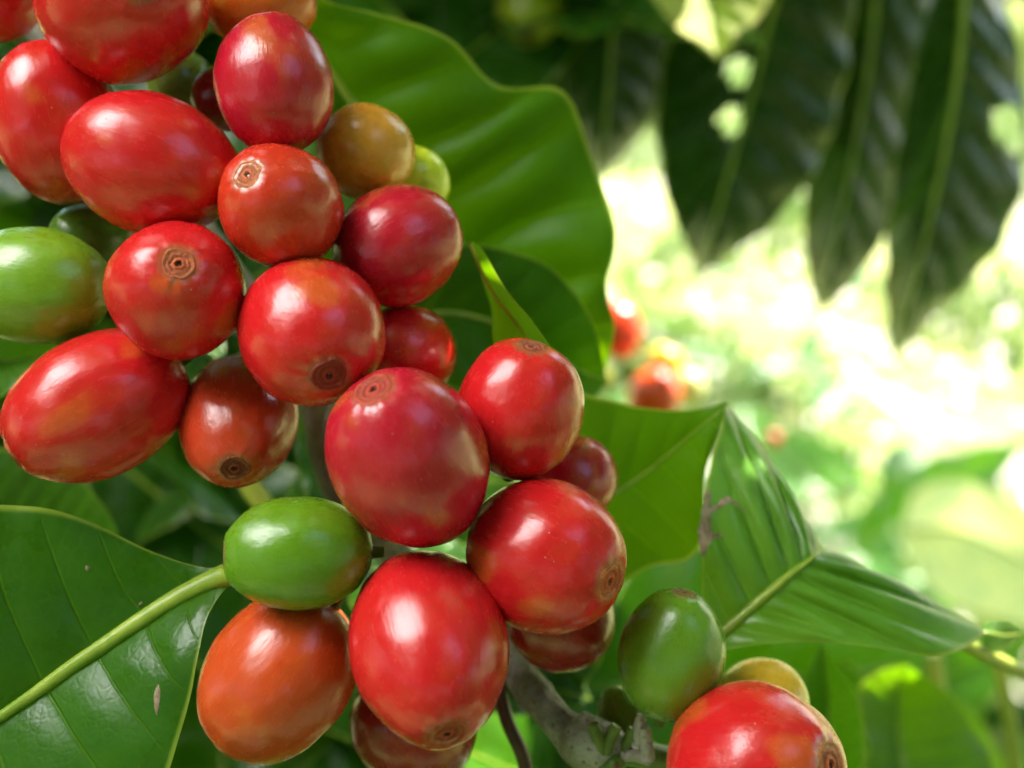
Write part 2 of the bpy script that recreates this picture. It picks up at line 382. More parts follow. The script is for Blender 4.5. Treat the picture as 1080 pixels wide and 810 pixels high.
L2 = leaf('narrow folded leaf with a brightly sunlit edge between the large leaf and the cherries',
     [(499,254,.128),(512,268,.127),(530,300,.126),(556,332,.126),(582,368,.127),(600,395,.13)],
     [(498,256,.129),(506,278,.129),(519,305,.130),(541,335,.131),(562,364,.131),(590,400,.132)],
     [(498,258,.129),(508,292,.131),(518,325,.133),(521,362,.134),(535,390,.135),(580,410,.136)],
     n=6, slant=.8, quilt=.02, wave=.01, mat=M_leafu, color=(.10,.28,.015), rib=.0004)
L3 = leaf('flat dark green leaf underside behind the right hand cherries, joined at the pointed corner',
     [(560,440,.150),(590,412,.149),(635,420,.147),(670,428,.146),(712,433,.144),(745,430,.143),(766,424,.142)],
     [(560,560,.150),(600,545,.149),(640,525,.148),(680,500,.147),(715,470,.145),(745,445,.143),(767,427,.142)],
     [(560,640,.150),(620,640,.150),(680,600,.149),(725,590,.147),(742,560,.145),(744,500,.1435),(765,434,.142)],
     n=7, slant=1.0, quilt=.03, wave=.015, mat=M_leafu, color=(.04,.13,.002), rib=.0003)
L4 = leaf('arched pale sheened leaf with yellow midrib and withered patch, right of the green cherry',
     [(744,682,.133),(741,640,.132),(741,590,.132),(742,545,.133),(750,490,.136),(758,455,.139),(768,427,.142),(790,452,.143),(815,488,.144),(840,530,.144),(866,576,.143)],
     [(745,686,.132),(762,668,.1318),(780,652,.1318),(797,637,.132),(812,624,.1322),(826,612,.1325),(838,602,.133),(848,595,.1335),(856,589,.134),(862,584,.136),(868,578,.142)],
     [(752,688,.131),(800,680,.1295),(850,677,.129),(900,680,.129),(945,686,.131),(985,692,.133),(1015,684,.136),(1040,666,.140),(1000,646,.143),(940,614,.1445),(872,580,.143)],
     n=7, slant=.25, quilt=.07, wave=.03, bulge=.05, mat=leaf_mat('sheened_leaf', .34, .33, .6, (.24,.46,.01), 1, .7, .2), color=(.10,.27,.02), rib=.0008, nu=120, nv=22)
r4, S4 = L4[0], L4[1]
mark(r4, S4, [(.34,.99),(.33,.9),(.36,.8),(.40,.72),(.43,.6),(.45,.5)], .00035)
mark(r4, S4, [(.25,.99),(.25,.93),(.28,.86),(.30,.78),(.33,.66)], .0004)
mark(r4, S4, [(.21,.985),(.26,.96),(.31,.965),(.36,.985)], .0008)
L5 = leaf('large glossy leaf with thick yellow green midrib in the lower left corner',
     [(246,598,.121),(222,599,.1215),(190,592,.1215),(150,577,.121),(105,555,.120),(62,539,.119),(20,533,.118),(-30,535,.117),(-80,560,.117),(-130,620,.117),(-190,760,.118)],
     [(246,604,.121),(220,616,.1212),(188,632,.121),(150,655,.1205),(112,680,.120),(75,704,.1195),(36,732,.119),(-5,760,.1185),(-60,795,.118),(-120,830,.118),(-192,880,.118)],
     [(247,610,.121),(228,632,.119),(215,655,.117),(208,690,.1155),(200,730,.1145),(188,775,.114),(172,825,.1135),(140,880,.1135),(80,940,.114),(-20,970,.115),(-170,920,.118)],
     n=7, slant=.9, quilt=.022, wave=.012, bulge=.05, mat=M_leaf, color=(.030,.12,.004), rib=.00135, nu=130, nv=26, curl=.04)
r5, S5 = L5[0], L5[1]
mark(r5, S5, [(.42,-.70),(.455,-.745),(.49,-.80)], .00035, 'scratch')
mark(r5, S5, [(.43,.62),(.435,.66)], .00025, 'speck')
mark(r5, S5, [(.30,.22),(.305,.25)], .0003, 'speck')
L6 = leaf('shaded leaf deep behind the lower left leaf edge',
     [(-40,470,.17),(40,478,.17),(90,510,.17),(125,560,.17)], [(-60,560,.175),(20,560,.175),(80,570,.175),(125,575,.172)],
     [(-40,660,.17),(20,650,.17),(80,620,.17),(125,590,.172)], mat=M_leaf, color=(.04,.12,.012), rib=.0007)
L7 = leaf('pale green leaf sliver left of the lowest ripe cherries, below the green cherry',
     [(-20,352,.14),(20,356,.14),(60,362,.14)], [(-30,375,.145),(10,380,.145),(60,370,.142)], [(-20,430,.14),(0,420,.14),(55,380,.142)], mat=M_leaf, color=(.05,.14,.012), rib=.0004)
L7[0]['label'] = 'dark leaf peeping out below the large green cherry on the left edge'

# hanging leaves beyond, upper right
hd = .34
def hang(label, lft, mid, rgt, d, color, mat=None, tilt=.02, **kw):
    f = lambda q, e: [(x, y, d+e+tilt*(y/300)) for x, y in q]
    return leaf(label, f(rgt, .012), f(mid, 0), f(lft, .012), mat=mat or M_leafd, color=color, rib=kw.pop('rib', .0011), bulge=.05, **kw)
hang('broad dark hanging leaf with small holes cut as white glints, leftmost of the three in the upper right',
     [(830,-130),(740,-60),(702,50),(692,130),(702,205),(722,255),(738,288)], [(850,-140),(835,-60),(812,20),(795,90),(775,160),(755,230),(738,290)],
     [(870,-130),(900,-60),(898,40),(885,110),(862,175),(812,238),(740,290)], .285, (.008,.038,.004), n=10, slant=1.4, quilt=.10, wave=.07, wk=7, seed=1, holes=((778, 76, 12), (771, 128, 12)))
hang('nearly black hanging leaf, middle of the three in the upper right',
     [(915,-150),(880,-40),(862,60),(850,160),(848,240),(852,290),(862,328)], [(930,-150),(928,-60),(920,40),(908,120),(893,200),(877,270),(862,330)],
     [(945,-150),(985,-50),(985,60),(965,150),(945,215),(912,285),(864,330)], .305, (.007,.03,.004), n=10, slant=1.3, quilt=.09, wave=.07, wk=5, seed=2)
hang('long dark hanging leaf with a hole cut as a glint near its right edge, rightmost of the three',
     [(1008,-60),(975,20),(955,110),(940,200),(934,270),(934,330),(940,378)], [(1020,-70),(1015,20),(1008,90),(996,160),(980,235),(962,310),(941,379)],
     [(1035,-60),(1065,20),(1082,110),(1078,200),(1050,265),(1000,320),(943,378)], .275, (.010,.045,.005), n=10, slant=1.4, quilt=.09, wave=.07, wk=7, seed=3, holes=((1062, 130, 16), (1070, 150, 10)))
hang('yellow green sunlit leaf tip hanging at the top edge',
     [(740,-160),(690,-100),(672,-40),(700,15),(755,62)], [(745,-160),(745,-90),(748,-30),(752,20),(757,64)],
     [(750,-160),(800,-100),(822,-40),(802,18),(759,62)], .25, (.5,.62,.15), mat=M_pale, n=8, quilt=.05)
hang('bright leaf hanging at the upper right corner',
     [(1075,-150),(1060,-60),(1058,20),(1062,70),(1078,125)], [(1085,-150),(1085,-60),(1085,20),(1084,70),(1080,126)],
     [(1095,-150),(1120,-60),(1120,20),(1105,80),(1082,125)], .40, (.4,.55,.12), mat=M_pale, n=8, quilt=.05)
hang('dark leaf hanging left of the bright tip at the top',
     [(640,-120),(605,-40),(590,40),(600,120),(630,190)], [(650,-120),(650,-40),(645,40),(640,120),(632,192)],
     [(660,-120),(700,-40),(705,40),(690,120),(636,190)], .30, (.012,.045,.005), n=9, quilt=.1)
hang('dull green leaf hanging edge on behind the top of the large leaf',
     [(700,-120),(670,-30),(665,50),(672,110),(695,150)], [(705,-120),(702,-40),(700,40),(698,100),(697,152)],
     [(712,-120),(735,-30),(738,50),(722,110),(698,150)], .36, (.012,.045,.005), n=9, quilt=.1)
# leaf tips and stalks low on the right
leaf('curved leaf with a pale folded edge low in front of the right hand stalks',
     [(905,840,.2),(915,790,.2),(905,745,.2),(915,715,.2),(955,700,.2)], [(960,860,.205),(950,800,.21),(945,760,.21),(948,725,.208),(958,702,.2)],
     [(1060,860,.21),(1050,810,.215),(1025,765,.215),(1000,730,.21),(960,704,.2)], mat=M_leafu, color=(.09,.19,.03), rib=.0008)
leaf('dark narrow leaf standing beside the lowest ripe cherry on the right',
     [(850,860,.16),(842,780,.16),(850,720,.16),(865,680,.16)], [(880,860,.165),(875,790,.165),(872,730,.165),(868,680,.16)],
     [(905,860,.16),(912,800,.16),(905,740,.16),(870,682,.16)], mat=M_leaf, color=(.045,.14,.015), rib=.0006)
leaf('greyish leaf with a thin pointed tip in the lower right corner',
     [(930,900,.26),(955,820,.26),(985,770,.26),(1010,735,.26)], [(1010,900,.27),(1012,830,.27),(1012,780,.27),(1012,738,.26)],
     [(1080,900,.26),(1062,820,.26),(1040,770,.26),(1014,738,.26)], mat=M_leafu, color=(.12,.20,.08), rib=.0008)
leaf('pale sunlit leaf spread out beyond the stalks on the right',
     [(960,520,.85),(1000,505,.85),(1060,525,.85),(1150,600,.85)], [(950,560,.86),(1010,560,.86),(1080,590,.86),(1160,640,.86)],
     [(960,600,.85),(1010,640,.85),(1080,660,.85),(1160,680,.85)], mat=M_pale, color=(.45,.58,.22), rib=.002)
leaf('small twisted leaf at the node where the arched leaf meets its twig',
     [(1030,664,.15),(1042,655,.15),(1062,654,.152),(1078,662,.155)], [(1030,667,.149),(1045,668,.149),(1060,670,.152),(1078,668,.155)],
     [(1032,670,.149),(1040,684,.149),(1056,688,.152),(1076,674,.155)], mat=M_leaf, color=(.08,.18,.03), rib=.0003)

# ------------------------------------------------------------------ branch and stems
br = empty('coffee_branch', P(600, 765, .13))
bpts = [(-60,-120,.150),(40,20,.150),(140,150,.152),(240,290,.150),(325,410,.143),(362,500,.138),(420,590,.142),(500,655,.146),(540,700,.137),(572,742,.130),(606,775,.127),(640,788,.127)]
tube('bark', [P(*p) for p in bpts], lambda f: .0018+.0010*(1-f)+.0004*math.exp(-((f-.9)/.02)**2)+.0003*math.exp(-((f-.80)/.012)**2), M_bark, br, 200, 20, br.location, .16)
tube('node', [P(*p) for p in [(602,768,.127),(618,782,.126),(640,786,.126),(652,790,.127)]], lambda f: .0024+.0008*math.sin(PI*f*1.3), M_bark, br, 30, 18, br.location, .18)
tube('twig', [P(*p) for p in [(640,786,.127),(690,798,.129),(760,822,.132),(860,850,.134)]], .0017, M_stalk, br, 30, 12, br.location, .25)
for q in ([(330,430,.140),(345,500,.137),(365,545,.136),(385,570,.136)],):
    tube('bark_ridge', [P(*p) for p in q], lambda f: .0018*(1-.5*f), simple('pale_bark', (.15,.12,.06), (.27,.23,.14), 260, .6, .9, .0005), br, 24, 12, br.location, .3)
for i in range(9):     # old flower and stalk stubs at the nodes
    a = random.uniform(0, 2*PI); c = P(655+random.uniform(-22, 45), 788+random.uniform(-12, 14), .126+random.uniform(-.003, .002))
    e = c+RC @ Vector((math.cos(a)*.0035, abs(math.sin(a))*.004, .001))
    tube('stub', [c, (c+e)/2+Vector((0, 0, .0004)), e], lambda f: .0009-.0003*f, M_stalk if i % 3 else M_bark, br, 10, 10, br.location, .15)
tag(br, 'grey speckled coffee branch running down through the cluster of cherries', 'branch')
def stem(label, pts, r, mat, name='stem'):
    o = tube(name, [P(*p) for p in pts], r, mat, None, 40, 10, P(*pts[0])); o.location = P(*pts[0]); tag(o, label, 'stem'); return o
stem('thin dark reddish stem under the lowest large cherry, beside the grey branch', [(524,715,.135),(535,760,.133),(552,800,.132),(560,850,.132)], .0009, M_dstem)
stem('upright yellow green stalk in the lower right, nearer the middle', [(985,690,.24),(990,740,.24),(986,790,.24),(984,860,.24)], .0018, M_ystem)
stem('upright yellow green stalk close to the right edge', [(1052,690,.26),(1062,740,.26),(1070,790,.26),(1076,860,.26)], .0018, M_ystem)
stem('yellow green twig running from the arched leaf tip to the right edge', [(1000,668,.145),(1030,685,.150),(1060,700,.156),(1110,725,.165)], .0011, M_ystem)
stem('bright green shoot showing between the brownish cherry and the green cherry', [(255,500,.16),(270,522,.16),(285,545,.16),(300,600,.16)], .0016, M_ystem, 'shoot')
stem('dark twig the three hanging leaves grow from, along the top right', [(760,-90,.34),(850,-60,.35),(950,-20,.35),(1015,5,.34),(1120,-20,.36)], .002, M_dstem, 'twig')
r5b = tube('petiole', [P(240,604,.1212), P(262,600,.124), P(300,590,.134), P(350,580,.140)], .0011, M_rib, r5, 20, 10, r5.location)

# ------------------------------------------------------------------ cherries
def unit_skin(seed):
    nph, nt_ = 72, 48; V = []; F = []; rs = random.Random(seed)
    o1, o2 = rs.uniform(0, 9), rs.uniform(0, 9)
    for j in range(1, nt_):
        t = PI*j/nt_; r = math.sin(t)**.95; z = math.cos(t)
        for k in range(nph):
            ph = 2*PI*k/nph; n_ = Vector((math.cos(ph)*r, math.sin(ph)*r, z))
            d = 1+.045*noise.noise(n_*1.1+Vector((o1, o2, 0)))+.012*noise.noise(n_*3.5+Vector((o2, o1, 4)))
            d -= .014*math.exp(-((math.sin(ph)/.10)**2))*r*(.4+.6*abs(z))                   # faint furrow
            top = math.exp(-((math.sin(t)-.30)/.13)**2)*(z > 0)
            d += .012*top*(noise.noise(Vector((ph*2.2 if k else 0, o1, 0)))+.5*math.sin(ph*11+o1)*.5)
            p = n_*d
            if z > 0: p.z -= .075*math.exp(-(r/.20)**2)
            else: p.z += .015*math.exp(-(r/.2)**2)
            V.append(p)
    V.append(Vector((0, 0, .93))); V.append(Vector((0, 0, -.94)))
    for j in range(nt_-2):
        for k in range(nph): F.append((j*nph+k, (j+1)*nph+k, (j+1)*nph+(k+1) % nph, j*nph+(k+1) % nph))
    a, b = len(V)-2, len(V)-1
    for k in range(nph): F.append((a, k, (k+1) % nph)); F.append((b, (nt_-2)*nph+(k+1) % nph, (nt_-2)*nph+k))
    return V, F
def unit_scar(seed):
    prof = [(.295, .942), (.275, .958), (.255, .972), (.235, .968), (.205, .957), (.18, .961), (.155, .967), (.135, .958), (.115, .955), (.095, .966), (.075, .972), (.055, .962), (.035, .945), (.015, .935)]
    nph = 48; V = []; F = []; rs = random.Random(seed); o = rs.uniform(0, 9)
    for r, z in prof:
        r *= .88+.06*(seed-1)
        z = .962+(z-.962)*1.35+.002
        for k in range(nph):
            ph = 2*PI*k/nph; w_ = 1+.22*noise.noise(Vector((math.cos(ph)*1.5+o, math.sin(ph)*1.5, r*4)))
            V.append(Vector((math.cos(ph)*r*w_, math.sin(ph)*r*w_, z+.006*noise.noise(Vector((math.cos(ph)*6, math.sin(ph)*6+o, r*20))))))
    V.append(Vector((0, 0, .912)))
    for j in range(len(prof)-1):
        for k in range(nph): F.append((j*nph+k, j*nph+(k+1) % nph, (j+1)*nph+(k+1) % nph, (j+1)*nph+k))
    for k in range(nph): F.append(((len(prof)-1)*nph+k, (len(prof)-1)*nph+(k+1) % nph, len(V)-1))
    return V, F
skins = {}; scars = []; 
for mname, m_ in (('r', M_red), ('t', M_turn), ('g', M_green)):
    skins[mname] = []
    for s_ in range(4):
        me = mesh('skin', *unit_skin(s_+11)); me.materials.append(m_); skins[mname].append(me)
for s_ in range(3):
    me = mesh('end_scar', *unit_scar(s_)); me.materials.append(M_scar); scars.append(me)
stv = []; stf = []
for j in range(8):
    for k in range(10):
        r = .10+.05*(1-j/7)**2; stv.append((math.cos(k*PI/5)*r, math.sin(k*PI/5)*r, -.93-j*.03))
for j in range(7):
    for k in range(10): stf.append((j*10+k, (j+1)*10+k, (j+1)*10+(k+1) % 10, j*10+(k+1) % 10))
stalk_me = mesh('stalk', stv, stf); stalk_me.materials.append(M_stalk)

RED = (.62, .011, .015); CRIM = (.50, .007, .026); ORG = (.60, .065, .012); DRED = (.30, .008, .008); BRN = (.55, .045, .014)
# cx, cy, short semi axis, aspect, end-scar direction (right, up, towards camera), depth rank, colour, skin, label
CH = [
 (129,-2,86,1.07,(.48,-.08,.87),.55,RED,'r','large red cherry cut by the top edge, with a fresh greenish scar'),
 (-8,-14,46,1.2,(-.3,.8,.3),.0,RED,'r','red cherry in the extreme top left corner'),
 (60,130,64,1.30,(.18,-.97,-.15),.35,RED,'r','tall red cherry on the left edge below the corner one, with a broad white sheen'),
 (161,173,71,1.28,(.95,-.27,-.1),.65,RED,'r','oval red cherry lying sideways with two sheens, above the one with a large scar'),
 (290,90,61,1.19,(-.17,.97,-.15),.62,CRIM,'r','upright crimson oval cherry just right of the top centre of the cluster'),
 (297,218,62,1.10,(-.32,.33,.88),.78,(.60, .032, .012),'r','orange red cherry with a pale ringed scar facing the camera, under the crimson oval'),
 (386,160,49,1.08,(.4,.2,-.85),.15,(.72,.28,.03),'t','brownish orange half ripe cherry in the upper right of the cluster'),
 (438,190,34,1.1,(.6,-.2,-.7),-.15,(.66,.70,.03),'g','small bright yellow cherry peeping out behind the brownish one'),
 (419,259,62,1.09,(.85,.45,-.2),.42,CRIM,'r','deep crimson cherry below the yellow one, touching the large leaf'),
 (187,306,70,1.08,(.30,.27,.91),.80,RED,'r','round red cherry with the largest ringed scar, beside the large green cherry'),
 (330,350,75,1.09,(.34,-.57,.74),.80,RED,'r','round red cherry with a dark scar low right, in mid cluster'),
 (429,371,49,1.15,(.5,.1,-.85),.20,RED,'r','red cherry half hidden behind the centre, below the deep crimson one'),
 (103,428,74,1.30,(-.81,-.52,.28),.55,RED,'r','large oval red cherry tilted to the lower left with its beak at the left edge'),
 (252,443,59,1.38,(.15,-.57,.81),.35,BRN,'r','brownish red cherry hanging with its scar at the bottom, left of the pale stem'),
 (432,484,81,1.28,(-.29,.72,.63),.95,CRIM,'r','big crimson cherry with orange patches and a scar on top, at centre'),
 (549,432,66,1.13,(.15,.88,.45),.60,RED,'r','red cherry with its scar on the very top, standing against the green leaves'),
 (606,505,44,1.1,(.5,.3,-.8),-.05,CRIM,'r','small red cherry mostly hidden at the right of the cluster'),
 (576,585,78,1.09,(.74,-.22,.62),.75,RED,'r','round red cherry with a brown scar facing right, at the right side'),
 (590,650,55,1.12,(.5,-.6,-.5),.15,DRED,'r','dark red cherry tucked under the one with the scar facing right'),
 (452,681,81,1.29,(.23,-.67,.70),.95,RED,'r','big bright red cherry with a scar near its bottom, lowest in the centre'),
 (295,713,76,1.22,(-.58,-.80,.05),.60,ORG,'r','orange red cherry tilted left under the green one, with a pale beak'),
 (315,583,59,1.30,(-.965,.03,.26),.85,(.12,.27,.008),'g','small green cherry lying sideways above the orange red one, at the leaf base'),
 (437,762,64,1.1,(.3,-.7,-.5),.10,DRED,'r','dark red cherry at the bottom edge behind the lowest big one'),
 (36,301,60,1.36,(-.96,.1,-.2),.45,(.18,.34,.014),'g','large smooth green cherry at the left edge of the cluster'),
 (97,254,38,1.2,(.4,.1,-.8),-.05,(.08,.17,.012),'g','dark green cherry behind the large green one on the left'),
 (709,690,54,1.27,(.16,.97,.14),.55,(.13,.27,.012),'g','upright dark green cherry alone at the lower right'),
 (795,812,88,1.05,(.70,.29,.65),.80,RED,'r','red cherry cut by the bottom edge on the right, with a large scar'),
 (803,747,49,1.08,(.3,.6,-.7),.15,(.75,.42,.03),'t','yellowish orange cherry behind the red one on the right bottom edge'),
 (275,4,46,1.25,(.9,.2,-.3),.0,(.75,.12,.012),'t','orange cherry behind the crimson oval at the top edge'),
 (192,90,34,1.1,(.2,-.4,-.8),-.3,(.12,.18,.012),'g','dull green cherry deep in the gap between the upper red cherries'),
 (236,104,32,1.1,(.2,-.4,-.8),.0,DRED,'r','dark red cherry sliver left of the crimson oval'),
 (655,752,24,1.2,(-.2,.6,-.6),.0,(.14,.20,.015),'g','small olive green fruit between the branch node and the upright green cherry'),
 (646,808,14,1.2,(.2,.3,.7),.35,(.08,.18,.015),'g','tiny green fruitlet at the bottom edge beside the branch node'),
]
BASE = .131; SPAN = .020
# push overlapping cherries apart along the line of sight, keeping the order seen in the photograph
zz = [BASE-SPAN*c[5] for c in CH]; P3 = None
def geo(i):
    cx, cy, b, asp, ax, *_ = CH[i]; d = zz[i]
    return P(cx, cy, d), b*K*d
def cam2world(a): return (RC @ Vector(a)).normalized()
def supp(i, dirn, R):        # extent of ellipsoid i towards dirn
    asp = CH[i][3]; ax = cam2world(CH[i][4]); c = ax.dot(dirn)
    return R*math.sqrt(1+(asp*asp-1)*c*c)
fixed = {14, 19}
for it in range(120):
    for i in range(len(CH)):
        for j in range(i+1, len(CH)):
            pi_, ri = geo(i); pj, rj = geo(j); dv = pj-pi_; L_ = dv.length; u = dv/max(L_, 1e-9)
            ov = (supp(i, u, ri)+supp(j, u, rj))*.96-L_
            if ov > 0:
                s = ov*.35; a, b_ = (i, j) if zz[i] < zz[j] else (j, i)     # a is nearer
                zz[a] -= 0 if a in fixed else s*.35; zz[b_] += s*.75
                zz[a] = max(zz[a], .104)
print('cherry depths', [round(z, 4) for z in zz])
proto = None
def put_cherry(c, d, idx, group='ripe and unripe cherries of the near cluster', seg=True):
    cx, cy, b, asp, ax, _, colr, kind, label = c
    R = b*K*d*1.025
    root = empty('coffee_cherry', P(cx, cy, d)); root.scale = (R, R, R*asp)
    root.rotation_mode = 'QUATERNION'; root.rotation_quaternion = cam2world(ax).to_track_quat('Z', 'X') @ Vector((0, 0, 1)).rotation_difference(Vector((0, 0, 1)))
    root.rotation_quaternion = root.rotation_quaternion @ Matrix.Rotation(idx*1.7, 3, 'Z').to_quaternion()
    link('skin', skins[kind][idx % 4], None, root, colr)
    tint = {5: (.75, .36, .18), 9: (.75, .28, .10), 10: (.36, .05, .03), 13: (.32, .08, .03), 14: (.62, .11, .07), 15: (.45, .20, .09), 17: (.85, .28, .09), 19: (.55, .11, .03), 26: (.85, .33, .16), 0: (.45, .42, .14)}
    s = link('end_scar', scars[idx % 3], None, root, tint.get(idx, (.5, .2, .08)) if kind != 'g' else (.28, .34, .08))
    if ax[2] > -.05: link('stalk', stalk_me, None, root)
    tag(root, label, 'cherry', group)
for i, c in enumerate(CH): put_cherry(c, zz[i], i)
FAR = [
 (652,348,25,1.2,(.1,-.9,.3),0,(.85,.06,.015),'r','blurred red cherry beyond the edge of the large leaf',.35),
 (690,417,27,1.1,(.3,.6,.3),0,(.85,.08,.015),'r','blurred red cherry behind the top edge of the flat dark leaf',.34),
 (699,387,22,1.1,(.3,.6,.3),0,(.85,.75,.04),'g','blurred yellow cherry above the blurred red one',.37),
 (724,409,19,1.1,(.3,.6,.3),0,(.9,.88,.3),'g','blurred pale yellow sunlit cherry right of the blurred red one',.37),
 (633,397,13,1.2,(.3,-.6,.3),0,(.45,.42,.02),'g','blurred yellow green cherry below the crescent of red fruit',.33),
 (663,392,12,1.2,(.3,-.6,.3),0,(.12,.22,.03),'g','blurred dark green cherry among the far yellow and red ones',.38),
 (816,463,8,1.1,(.3,-.6,.3),0,(.66,.05,.02),'r','tiny far red cherry beyond the corner of the arched leaf',.50),
 (560,12,34,1.15,(-.1,-.85,.5),0,(.42,.46,.02),'g','blurred yellow green cherry hanging at the top edge above the large leaf',.31),
]
for i, c in enumerate(FAR): put_cherry(c[:9], c[9], i+2, 'blurred cherries beyond the leaves')
stem('blurred green twig carrying the far red and yellow cherries', [(610,350,.35),(650,375,.36),(690,395,.38),(740,420,.40)], .0012, M_stalk, 'twig')

# ------------------------------------------------------------------ stock leaf for the surrounding foliage (local space, length 0.15 m)
def stock(seed, mat, colr, L_=.15, W_=.032, droop=.03):
    rs = random.Random(seed); n_ = 12; A = []; B = []; Mi = []
    for i in range(n_+1):
        u = i/n_; wv = W_*(math.sin(PI*min(u*1.02, 1)**.85)**.9 if 0 < u < 1 else 0)*(1 if u < .8 else 1-.35*(u-.8)/.2)
        y = L_*u; z = -droop*u*u+.004*math.sin(u*5+seed); x0 = .01*math.sin(u*2.5+seed)
        Mi.append((x0, y, z)); A.append((x0+wv, y+.004*u, z+.25*wv)); B.append((x0-wv, y+.004*u, z+.25*wv))
    r, *_ = leaf('x', A, Mi, B, n=10, slant=1.4, quilt=.10, wave=.10, wk=5, mat=mat, color=colr, rib=.0009, nu=60, nv=7, local=True, seed=seed)
    return r
def copy_tree(o, parent=None):
    c = o.copy(); col.objects.link(c); c.parent = parent
    for ch in [x for x in bpy.data.objects if x.parent == o]: copy_tree(ch, c)
    return c
protos = [stock(1, M_leaf, (.035,.13,.005)), stock(2, M_leafd, (.022,.09,.006), W_=.028, droop=.05), stock(3, M_leaf, (.05,.17,.006), W_=.036, droop=.015), stock(4, M_leaf, (.03,.12,.006), droop=.07)]
used = set(); OUT = []
def out(k, loc, y, z, s):           # one more unseen leaf, of the crown or added to block light
    y = y.normalized(); x = y.cross(z).normalized(); z = x.cross(y)
    OUT.append((k, np.array(Matrix((x, y, z)).transposed())*s, np.array(loc)))
def out_build():
    VV = []; FF = []; UU = []; base = 0; cache = {}
    for k, M3, l in OUT:
        if k not in cache:
            me = [c for c in protos[k].children if c.name.startswith('blade')][0].data
            v = np.zeros(len(me.vertices)*3); me.vertices.foreach_get('co', v)
            uvl = np.zeros(len(me.loops)*2); me.uv_layers[0].data.foreach_get('uv', uvl); vi = np.zeros(len(me.loops), dtype=int); me.loops.foreach_get('vertex_index', vi)
            uu = np.zeros((len(me.vertices), 2)); uu[vi] = uvl.reshape(-1, 2)
            cache[k] = (v.reshape(-1, 3), vi.reshape(-1, 4), uu)
        v, f, uu = cache[k]; VV.append(v @ M3.T+l); FF.append(f+base); UU.append(uu); base += len(v)
    o = link('crown_and_blocker_leaves', mesh('crown_and_blocker_leaves', np.concatenate(VV).tolist(), np.concatenate(FF).tolist(), np.concatenate(UU)), M_leaf, None, (.04, .12, .014))  # crown leaves together with the leaves added to block sun and ground light
    tag(o, 'unseen coffee foliage above and below the fruit, partly added to block sun and ground light', 'foliage', kind='stuff')
def place(k, loc, y, z, s, label, group):
    o = protos[k] if k not in used else copy_tree(protos[k]); used.add(k)
    y = y.normalized(); x = y.cross(z).normalized(); z = x.cross(y)
    o.rotation_mode = 'QUATERNION'; o.rotation_quaternion = Matrix((x, y, z)).transposed().to_quaternion()
    o.location = loc; o.scale = (s, s, s); tag(o, label, 'leaf', group); return o
WIN = [(660, 120, 700, 380), (690, 300, 1080, 540), (650, 330, 740, 410)]
# shaded foliage behind the cluster
rf = random.Random(21)
def where(px, py):
    h = 'far left' if px < 120 else 'left' if px < 330 else 'middle' if px < 640 else 'right' if px < 900 else 'far right'
    v = 'top' if py < 130 else 'upper part' if py < 330 else 'lower part' if py < 620 else 'bottom'
    return h, v
KN = ['mid green', 'narrow dark', 'broad bright green', 'drooping green']
def region(n_, x0, x1, y0, y1, d0, d1, label, group, ks=(0, 1, 2, 3)):
    for i in range(n_):
        px, py, d = rf.uniform(x0, x1), rf.uniform(y0, y1), rf.uniform(d0, d1)
        yv = RC @ Vector((rf.uniform(-1, 1), rf.uniform(-1, .5), rf.uniform(-.4, .4)))
        zv = RC @ Vector((rf.uniform(-.5, .5), rf.uniform(.1, .9), 1))
        c = P(px, py, d); s = rf.uniform(.7, 1.15)
        yn = yv.normalized()*.075*s; hw = .033*s/(K*d); rej = False
        for e_ in (-1, -.5, 0, .5, 1):
            qx, qy, qd = proj(c+yn*e_)
            for (wx0, wy0, wx1, wy1) in WIN:
                if wx0-hw < qx < wx1+hw and wy0-hw*.9 < qy < wy1+hw*.9: rej = True
        if rej: continue
        k = rf.choice(ks); h, v = where(px, py); place(k, c-yv.normalized()*.075*s, yv, zv, s, f'{KN[k]} {label}, {v}, {h}', group)
region(30, -60, 330, -20, 830, .23, .32, 'shaded leaf deep behind the cherries', 'shaded leaves behind the left of the cluster')
region(18, 180, 560, 480, 850, .22, .32, 'shaded leaf under the cherries', 'shaded leaves behind the bottom of the cluster', (0, 1, 1, 3))
region(16, 540, 830, 640, 880, .21, .30, 'soft leaf behind the grey branch', 'soft leaves behind the branch')
region(18, 370, 640, -80, 30, .27, .36, 'leaf hanging beyond the large leaf', 'dark leaves beyond the top of the large leaf', (1,))
region(30, 860, 1120, 720, 950, .42, .65, 'soft blurred leaf beyond the stalks', 'soft leaves low on the right')
region(4, 860, 960, 640, 700, .9, 1.1, 'blurred leaf above the arched leaf', 'blurred leaves above the arched leaf')
# unseen shade tree and bushes added round the camera to block sky and ground light
V = []; F = []; rt = random.Random(9)
while len(F) < 26000:
    v = Vector((rt.gauss(0, 1), rt.gauss(0, 1), rt.gauss(0, 1))).normalized()
    if v.z < -.45: continue
    azd = math.degrees(math.atan2(v.x, v.y)); eld = math.degrees(math.asin(v.z))
    if abs(azd) < 62 and eld < 25 and azd > -62: continue
    if math.degrees(v.angle(GAP1)) < 17 or math.degrees(v.angle(GAP2)) < 14 or math.degrees(v.angle(SUN)) < 9: continue
    if noise.noise(v*6) < -.42: continue
    c = CAM+v*rt.uniform(2.4, 4.2); l = rt.uniform(.05, .09)*1.2
    a = Vector((rt.gauss(0, 1), rt.gauss(0, 1), rt.gauss(0, .6)-.4)).normalized(); b = a.cross(Vector((rt.gauss(0, .6), rt.gauss(0, .6), 1))).normalized()
    k = len(V); V += [c-a*l, c-b*l*.42-a*l*.1, c+a*l, c+b*l*.42-a*l*.1]; F.append((k, k+1, k+2, k+3))
st = empty('added_shade_tree', (-2.6, -1.6, 0)); V = [q-st.location for q in V]
